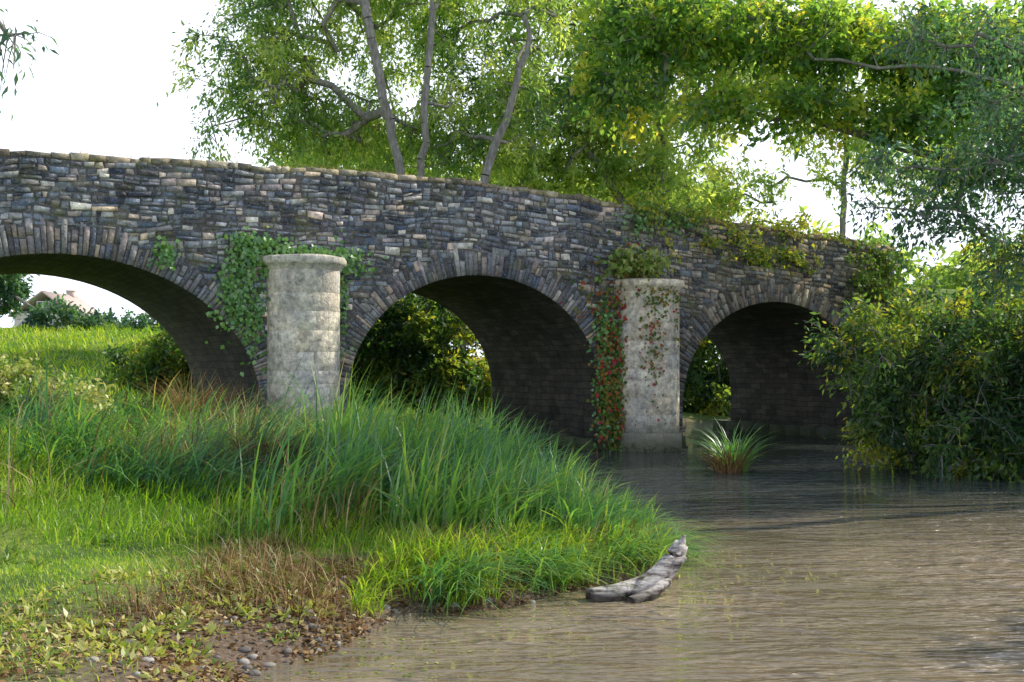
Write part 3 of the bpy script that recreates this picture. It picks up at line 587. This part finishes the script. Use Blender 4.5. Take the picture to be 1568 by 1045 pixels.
R,d=scatter(60000,-.7,2.2,8.6,14,lambda x,y,d,l:(d>-.05)&(d<.45)&l&(clumpy(x,y,5)+rng.normal(0,.3,len(x))>.35))
n=min(len(R),1300);R=R[:n];V,Q,t=blades(R,rng.uniform(.3,.75,n),rng.uniform(.010,.020,n),rng.uniform(.7,1.6,n),rng.normal(-.5,.9,n),5)
mesh_obj('overhanging_sedge',V,Q,L_reed,tint=np.clip(t*.6+.4,0,1))
R,d=scatter(16000,-2.8,1.6,7.6,11.8,lambda x,y,d,l:(d>.08)&(d<2.2)&l&(clumpy(x+.7,y,2.6)+rng.normal(0,.3,len(x))>.15))
n=min(len(R),3400);R=R[:n];V,Q,t=blades(R,rng.uniform(.10,.48,n),rng.uniform(.005,.010,n),rng.uniform(.2,1.5,n),rng.uniform(0,6.28,n),3)
mesh_obj('dry_grass_stems',V,Q,L_dead,tint=t)
def clump(name,c,r,n,h0,h1,w,lm,tm):
    a=rng.uniform(0,6.28,n);rr=r*np.sqrt(rng.random(n));R=np.stack([c[0]+rr*np.cos(a),c[1]+rr*np.sin(a),np.full(n,c[2])],1)
    V,Q,t=blades(R,rng.uniform(h0,h1,n),np.full(n,w),.25+.9*rr/r*rng.uniform(.4,1.1,n),a+rng.normal(0,.4,n),5)
    return mesh_obj(name,V,Q,lm,tint=np.clip(t*.5+tm,0,1))
clump('sedge_clump',(4.0,20.6,-.05),.24,150,.6,1.35,.026,L_reed,.3)
clump('sedge_clump',(3.85,20.4,-.05),.25,190,.3,.85,.02,L_dead,.1)
clump('sedge_clump',(-.02,10.6,.1),.3,170,.4,.7,.016,L_reed,.5)
clump('dead_hogweed',(-5.1,18.0,1.0),.4,260,.6,1.2,.012,L_dead,.1)
clump('dead_hogweed',(-3.0,13.6,.7),.5,260,.3,.8,.012,L_dead,.0)
R,d=scatter(30000,6.5,13,14,27,lambda x,y,d,l:(d>-.1)&(d<2.5)&(~l))
n=min(len(R),7000);R=R[:n];V,Q,t=blades(R,rng.uniform(.2,.6,n),rng.uniform(.012,.02,n),rng.uniform(.3,1.1,n),rng.normal(3.6,.9,n),3)
mesh_obj('bank_grass_fringe',V,Q,L_reed,tint=t)
R,d=scatter(22000,-24,-2,25,46,lambda x,y,d,l:(d>.1)&l)
n=len(R);V,Q,t=blades(R,rng.uniform(.15,.45,n),rng.uniform(.03,.055,n),rng.uniform(.3,1.1,n),rng.uniform(0,6.28,n),2)
mesh_obj('far_meadow_grass',V,Q,L_grass,tint=t)
def weeds(name,centers,L0,L1,lm,tm,per=12,ar=.24):
    mb=MB()
    C=np.repeat(centers,per,0);k=len(C);a=rng.uniform(0,6.28,k);el=rng.uniform(.1,1.1,k)
    ax=np.stack([np.cos(a)*np.cos(el),np.sin(a)*np.cos(el),np.sin(el)],1)
    C=C+ax*rng.uniform(0,.05,(k,1))+[0,0,.01]
    V,Q,t=leaves(C,ax,np.tile([0,0,1.],(k,1))+rng.normal(0,.4,(k,3)),rng.uniform(L0,L1,k),ar,np.clip(rng.normal(tm,.25,k),0,1));mb.add(V,Q,t)
    return mb.obj(name,[lm])
R,d=scatter(2500,-4.2,-.6,5.2,8.8,lambda x,y,d,l:(d>.1)&(d<2.1)&l&(clumpy(x,y,3.2)+rng.normal(0,.5,len(x))>.2))
weeds('broad_leaved_weeds',R[:320],.03,.085,L_weed,.85,per=9,ar=.2)
R,d=scatter(3000,-7,1.8,8.5,12.5,lambda x,y,d,l:(d>.1)&l&(clumpy(x+2,y,2)+rng.normal(0,.3,len(x))>.3))
weeds('bank_weeds',R[:420],.05,.13,L_weed,.4,ar=.17)
R,d=scatter(60000,-4.5,1.3,5,9.8,lambda x,y,d,l:(d>-.02)&(d<2.2)&l&(rng.random(len(x))<np.clip(1.1-d/2.0,0,1))&(clumpy(x,y,3.1)+rng.normal(0,.5,len(x))>-.4))
n=min(len(R),14000);R=R[:n]+[0,0,.018];a=rng.uniform(0,6.28,n);ax=np.stack([np.cos(a),np.sin(a),rng.normal(.15,.35,n)],1)
V,Q,t=leaves(R,ax,np.tile([0,0,1.],(n,1))+rng.normal(0,.4,(n,3)),rng.uniform(.02,.065,n),.3,rng.random(n));mesh_obj('fallen_leaves',V,Q,L_dead,tint=t)
R,d=scatter(14000,-2,3.5,5.8,12,lambda x,y,d,l:(d<.0)&(d>-1.6)&(rng.random(len(x))<np.exp(d*2.2)*.6)&(clumpy(x,y,3)+rng.normal(0,.5,len(x))>0))
n=min(len(R),1800);R=R[:n];R[:,2]=.006;a=rng.uniform(0,6.28,n);ax=np.stack([np.cos(a),np.sin(a),np.zeros(n)],1)
V,Q,t=leaves(R,ax,np.tile([0,0,1.],(n,1)),rng.uniform(.02,.05,n),.25,rng.random(n));V[:,2]=np.clip(V[:,2],.004,.01);mesh_obj('floating_leaves',V,Q,L_weed,tint=t)
mb=MB();R,d=scatter(1200,-4.2,.3,5,9.2,lambda x,y,d,l:(d>-.12)&(d<1.1)&l)
for p in R[:260]:
    r=rng.uniform(.01,.045);k=8
    la=np.array([-.95,-.5,.1,.6,.97]);an=np.arange(k)*2*math.pi/k;sc=rng.uniform(.6,1.3,3)*[1,1,.6]
    V=[[r*sc[0]*math.sqrt(1-q*q)*math.cos(t)*rng.uniform(.85,1.15),r*sc[1]*math.sqrt(1-q*q)*math.sin(t)*rng.uniform(.85,1.15),r*sc[2]*q] for q in la for t in an]
    mb.add(np.array(V)+p+[0,0,r*.2],[[a*k+b_,a*k+(b_+1)%k,(a+1)*k+(b_+1)%k,(a+1)*k+b_] for a in range(4) for b_ in range(k)]+[[4*k,4*k+2,4*k+4,4*k+6]],rng.random())
mb.obj('pebbles',[M_rock])
# ---------------------------------------------------------------- driftwood log
mb=MB()
def limb(P,R,k=16,NS=28):
    P=np.array(P,float);cum=np.r_[0,np.cumsum(np.linalg.norm(np.diff(P,axis=0),axis=1))];tt=np.linspace(0,cum[-1],NS)
    PP=np.stack([np.interp(tt,cum,P[:,q]) for q in range(3)],1);RR=np.interp(tt,cum,R)
    for _ in range(4): PP[1:-1]=(PP[:-2]+2*PP[1:-1]+PP[2:])/4
    V,Q=tube(PP,RR,k);V=V.reshape(NS,k,3);ph=np.arange(NS)[:,None,None]*.05;ka=np.arange(k)[None,:,None]*2*math.pi/k
    rid=1+.10*np.sin(ka*2+1+ph*2)+.07*np.sin(ka*5+ph*3)+.04*np.sin(ph*9+ka)+rng.normal(0,.015,(NS,k,1))
    V=PP[:,None]+(V-PP[:,None])*rid
    cap0=PP[0]+(V[0]-PP[0])*.7+nrm(PP[1]-PP[0])*.06
    cap1=PP[-1]+(V[-1]-PP[-1])*.1
    A=np.concatenate([cap0[None],V,cap1[None]]).reshape(-1,3);nn=NS+2
    i,j=np.meshgrid(np.arange(nn-1),np.arange(k),indexing='ij');j2=(j+1)%k
    mb.add(A,np.stack([i*k+j,i*k+j2,(i+1)*k+j2,(i+1)*k+j],-1).reshape(-1,4),.5)
    mb.add(cap0,[[0,q,q+1,q+2] for q in range(1,k-2,2)],.0)
limb([(.62,9.25,.02),(.85,9.3,.04),(1.1,9.42,.09),(1.3,9.55,.20),(1.43,9.62,.40)],[.085,.09,.095,.10,.055])
limb([(.95,9.17,.0),(1.12,9.28,.04),(1.28,9.45,.12)],[.05,.05,.055])
limb([(1.26,9.5,.14),(1.36,9.5,.25),(1.45,9.52,.30)],[.07,.05,.015])
limb([(1.0,9.36,.1),(1.05,9.34,.16),(1.12,9.33,.22)],[.03,.02,.008])
limb([(1.36,9.6,.28),(1.42,9.6,.39),(1.45,9.6,.48)],[.05,.04,.01])
mb.obj('driftwood_log',[M_wood],smooth=True)
# ---------------------------------------------------------------- cottage (gable end towards the bridge)
M_rend=solid('cottage_render',[(.3,(.72,.64,.60)),(.7,(.80,.73,.70))],scale=2,bump=.1)
M_tile=solid('clay_roof_tile',[(.3,(.50,.38,.34)),(.7,(.64,.52,.48))],scale=8,stretch=(1,1,5),bump=.6)
M_win=solid('window_glass',[(.3,(.10,.11,.12)),(.7,(.15,.16,.17))],rough=.1,bump=0)
M_frame=solid('white_paint',[(.3,(.7,.7,.68)),(.7,(.8,.8,.78))],bump=0)
cot=empty('cottage');o=np.array([-35.6,90,gz(-35.6,90)+.1])
def part(name,items,mt):
    mb=MB()
    for c,s_ in items:
        V,Q=box(c,s_);mb.add(V+o,Q)
    mb.obj(name,[mt],parent=cot)
w,dp,e,r=2.2,3.2,2.3,3.9
mb=MB()
V=np.array([(-w,-dp,-.9),(w,-dp,-.9),(w,dp,-.9),(-w,dp,-.9),(-w,-dp,e),(w,-dp,e),(w,dp,e),(-w,dp,e),(0,-dp,r),(0,dp,r)],float)+o
mb.add(V,[[0,1,5,4],[1,2,6,5],[2,3,7,6],[3,0,4,7],[4,5,8,8],[6,7,9,9]]);mb.obj('walls',[M_rend],parent=cot)
mb=MB();V=np.array([(-w-.35,-dp-.3,e-.15),(-w-.35,dp+.3,e-.15),(0,dp+.3,r+.12),(0,-dp-.3,r+.12),(w+.35,-dp-.3,e-.15),(w+.35,dp+.3,e-.15)],float)+o
V=np.concatenate([V,V-[0,0,.14]]);mb.add(V,[[0,1,2,3],[3,2,5,4],[6,9,8,7],[9,10,11,8],[0,3,9,6],[3,4,10,9],[1,7,8,2],[2,8,11,5],[0,6,7,1],[4,5,11,10]]);mb.obj('roof',[M_tile],parent=cot)
part('chimney',[((0,2.2,r+.1),(.55,.45,.6)),((0,2.2,r+.44),(.65,.55,.1))],M_tile)
part('windows',[((x,-dp-.02,z),(.8,.06,.9)) for x,z in((-1.2,1.2),(1.2,1.2),(0,2.7))],M_win)
part('window_frames',[((x+q,-dp-.05,z),(.07,.08,1.0)) for x,z in((-1.2,1.2),(1.2,1.2),(0,2.7)) for q in(-.43,0,.43)]+[((x,-dp-.05,z+q),(.94,.07,.07)) for x,z in((-1.2,1.2),(1.2,1.2),(0,2.7)) for q in(-.48,.48)],M_frame)
part('door',[((0,-dp-.03,.75),(.85,.08,1.9))],M_frame)
# ---------------------------------------------------------------- light, sky, camera
el=math.radians(42);sd=np.array([.86,.50]);sd/=np.linalg.norm(sd)
D=Vector((sd[0]*math.cos(el),sd[1]*math.cos(el),math.sin(el)))
sun=bpy.data.lights.new('sun','SUN');sun.energy=5.0;sun.angle=math.radians(.5);sun.color=(1,.91,.74)
so=bpy.data.objects.new('sun',sun);col.objects.link(so);so.rotation_euler=D.to_track_quat('Z','Y').to_euler()
w=bpy.data.worlds.new('World');S.world=w;w.use_nodes=True;nt=w.node_tree;bg=nt.nodes['Background']
sk=nt.nodes.new('ShaderNodeTexSky');sk.sky_type='NISHITA';sk.sun_disc=False;sk.sun_elevation=el;sk.sun_rotation=math.atan2(D.x,D.y)
sk.air_density=1.0;sk.dust_density=1.0;sk.ozone_density=2.0
tc=nt.nodes.new('ShaderNodeTexCoord');sx=nt.nodes.new('ShaderNodeSeparateXYZ');nt.links.new(tc.outputs['Generated'],sx.inputs[0])
mr=nt.nodes.new('ShaderNodeMapRange');nt.links.new(sx.outputs[2],mr.inputs[0]);mr.inputs[1].default_value=.31;mr.inputs[2].default_value=.46;mr.inputs[3].default_value=1.4;mr.inputs[4].default_value=.0
nz=nt.nodes.new('ShaderNodeTexNoise');nz.inputs['Scale'].default_value=3.5;nz.inputs['Detail'].default_value=3;nt.links.new(tc.outputs['Generated'],nz.inputs['Vector'])
ma=nt.nodes.new('ShaderNodeMath');ma.operation='MULTIPLY_ADD';nt.links.new(nz.outputs['Fac'],ma.inputs[0]);ma.inputs[1].default_value=.9;ma.inputs[2].default_value=-.4
ad=nt.nodes.new('ShaderNodeMath');ad.operation='ADD';ad.use_clamp=True;nt.links.new(ma.outputs[0],ad.inputs[0]);nt.links.new(mr.outputs[0],ad.inputs[1])
mx=nt.nodes.new('ShaderNodeMix');mx.data_type='RGBA';nt.links.new(ad.outputs[0],mx.inputs[0]);nt.links.new(sk.outputs[0],mx.inputs[6]);mx.inputs[7].default_value=(10.4,11.1,12.6,1)
nt.links.new(mx.outputs[2],bg.inputs[0]);bg.inputs[1].default_value=.15
cam=bpy.data.cameras.new('camera');co=bpy.data.objects.new('camera',cam);col.objects.link(co)
co.location=(0,0,1.9);co.rotation_euler=(math.radians(90),0,0);cam.sensor_width=36;cam.lens=1750/1568*36;cam.shift_y=.024;cam.clip_end=2000
S.camera=co
S.view_settings.view_transform='Standard';S.view_settings.look='None';S.view_settings.exposure=0
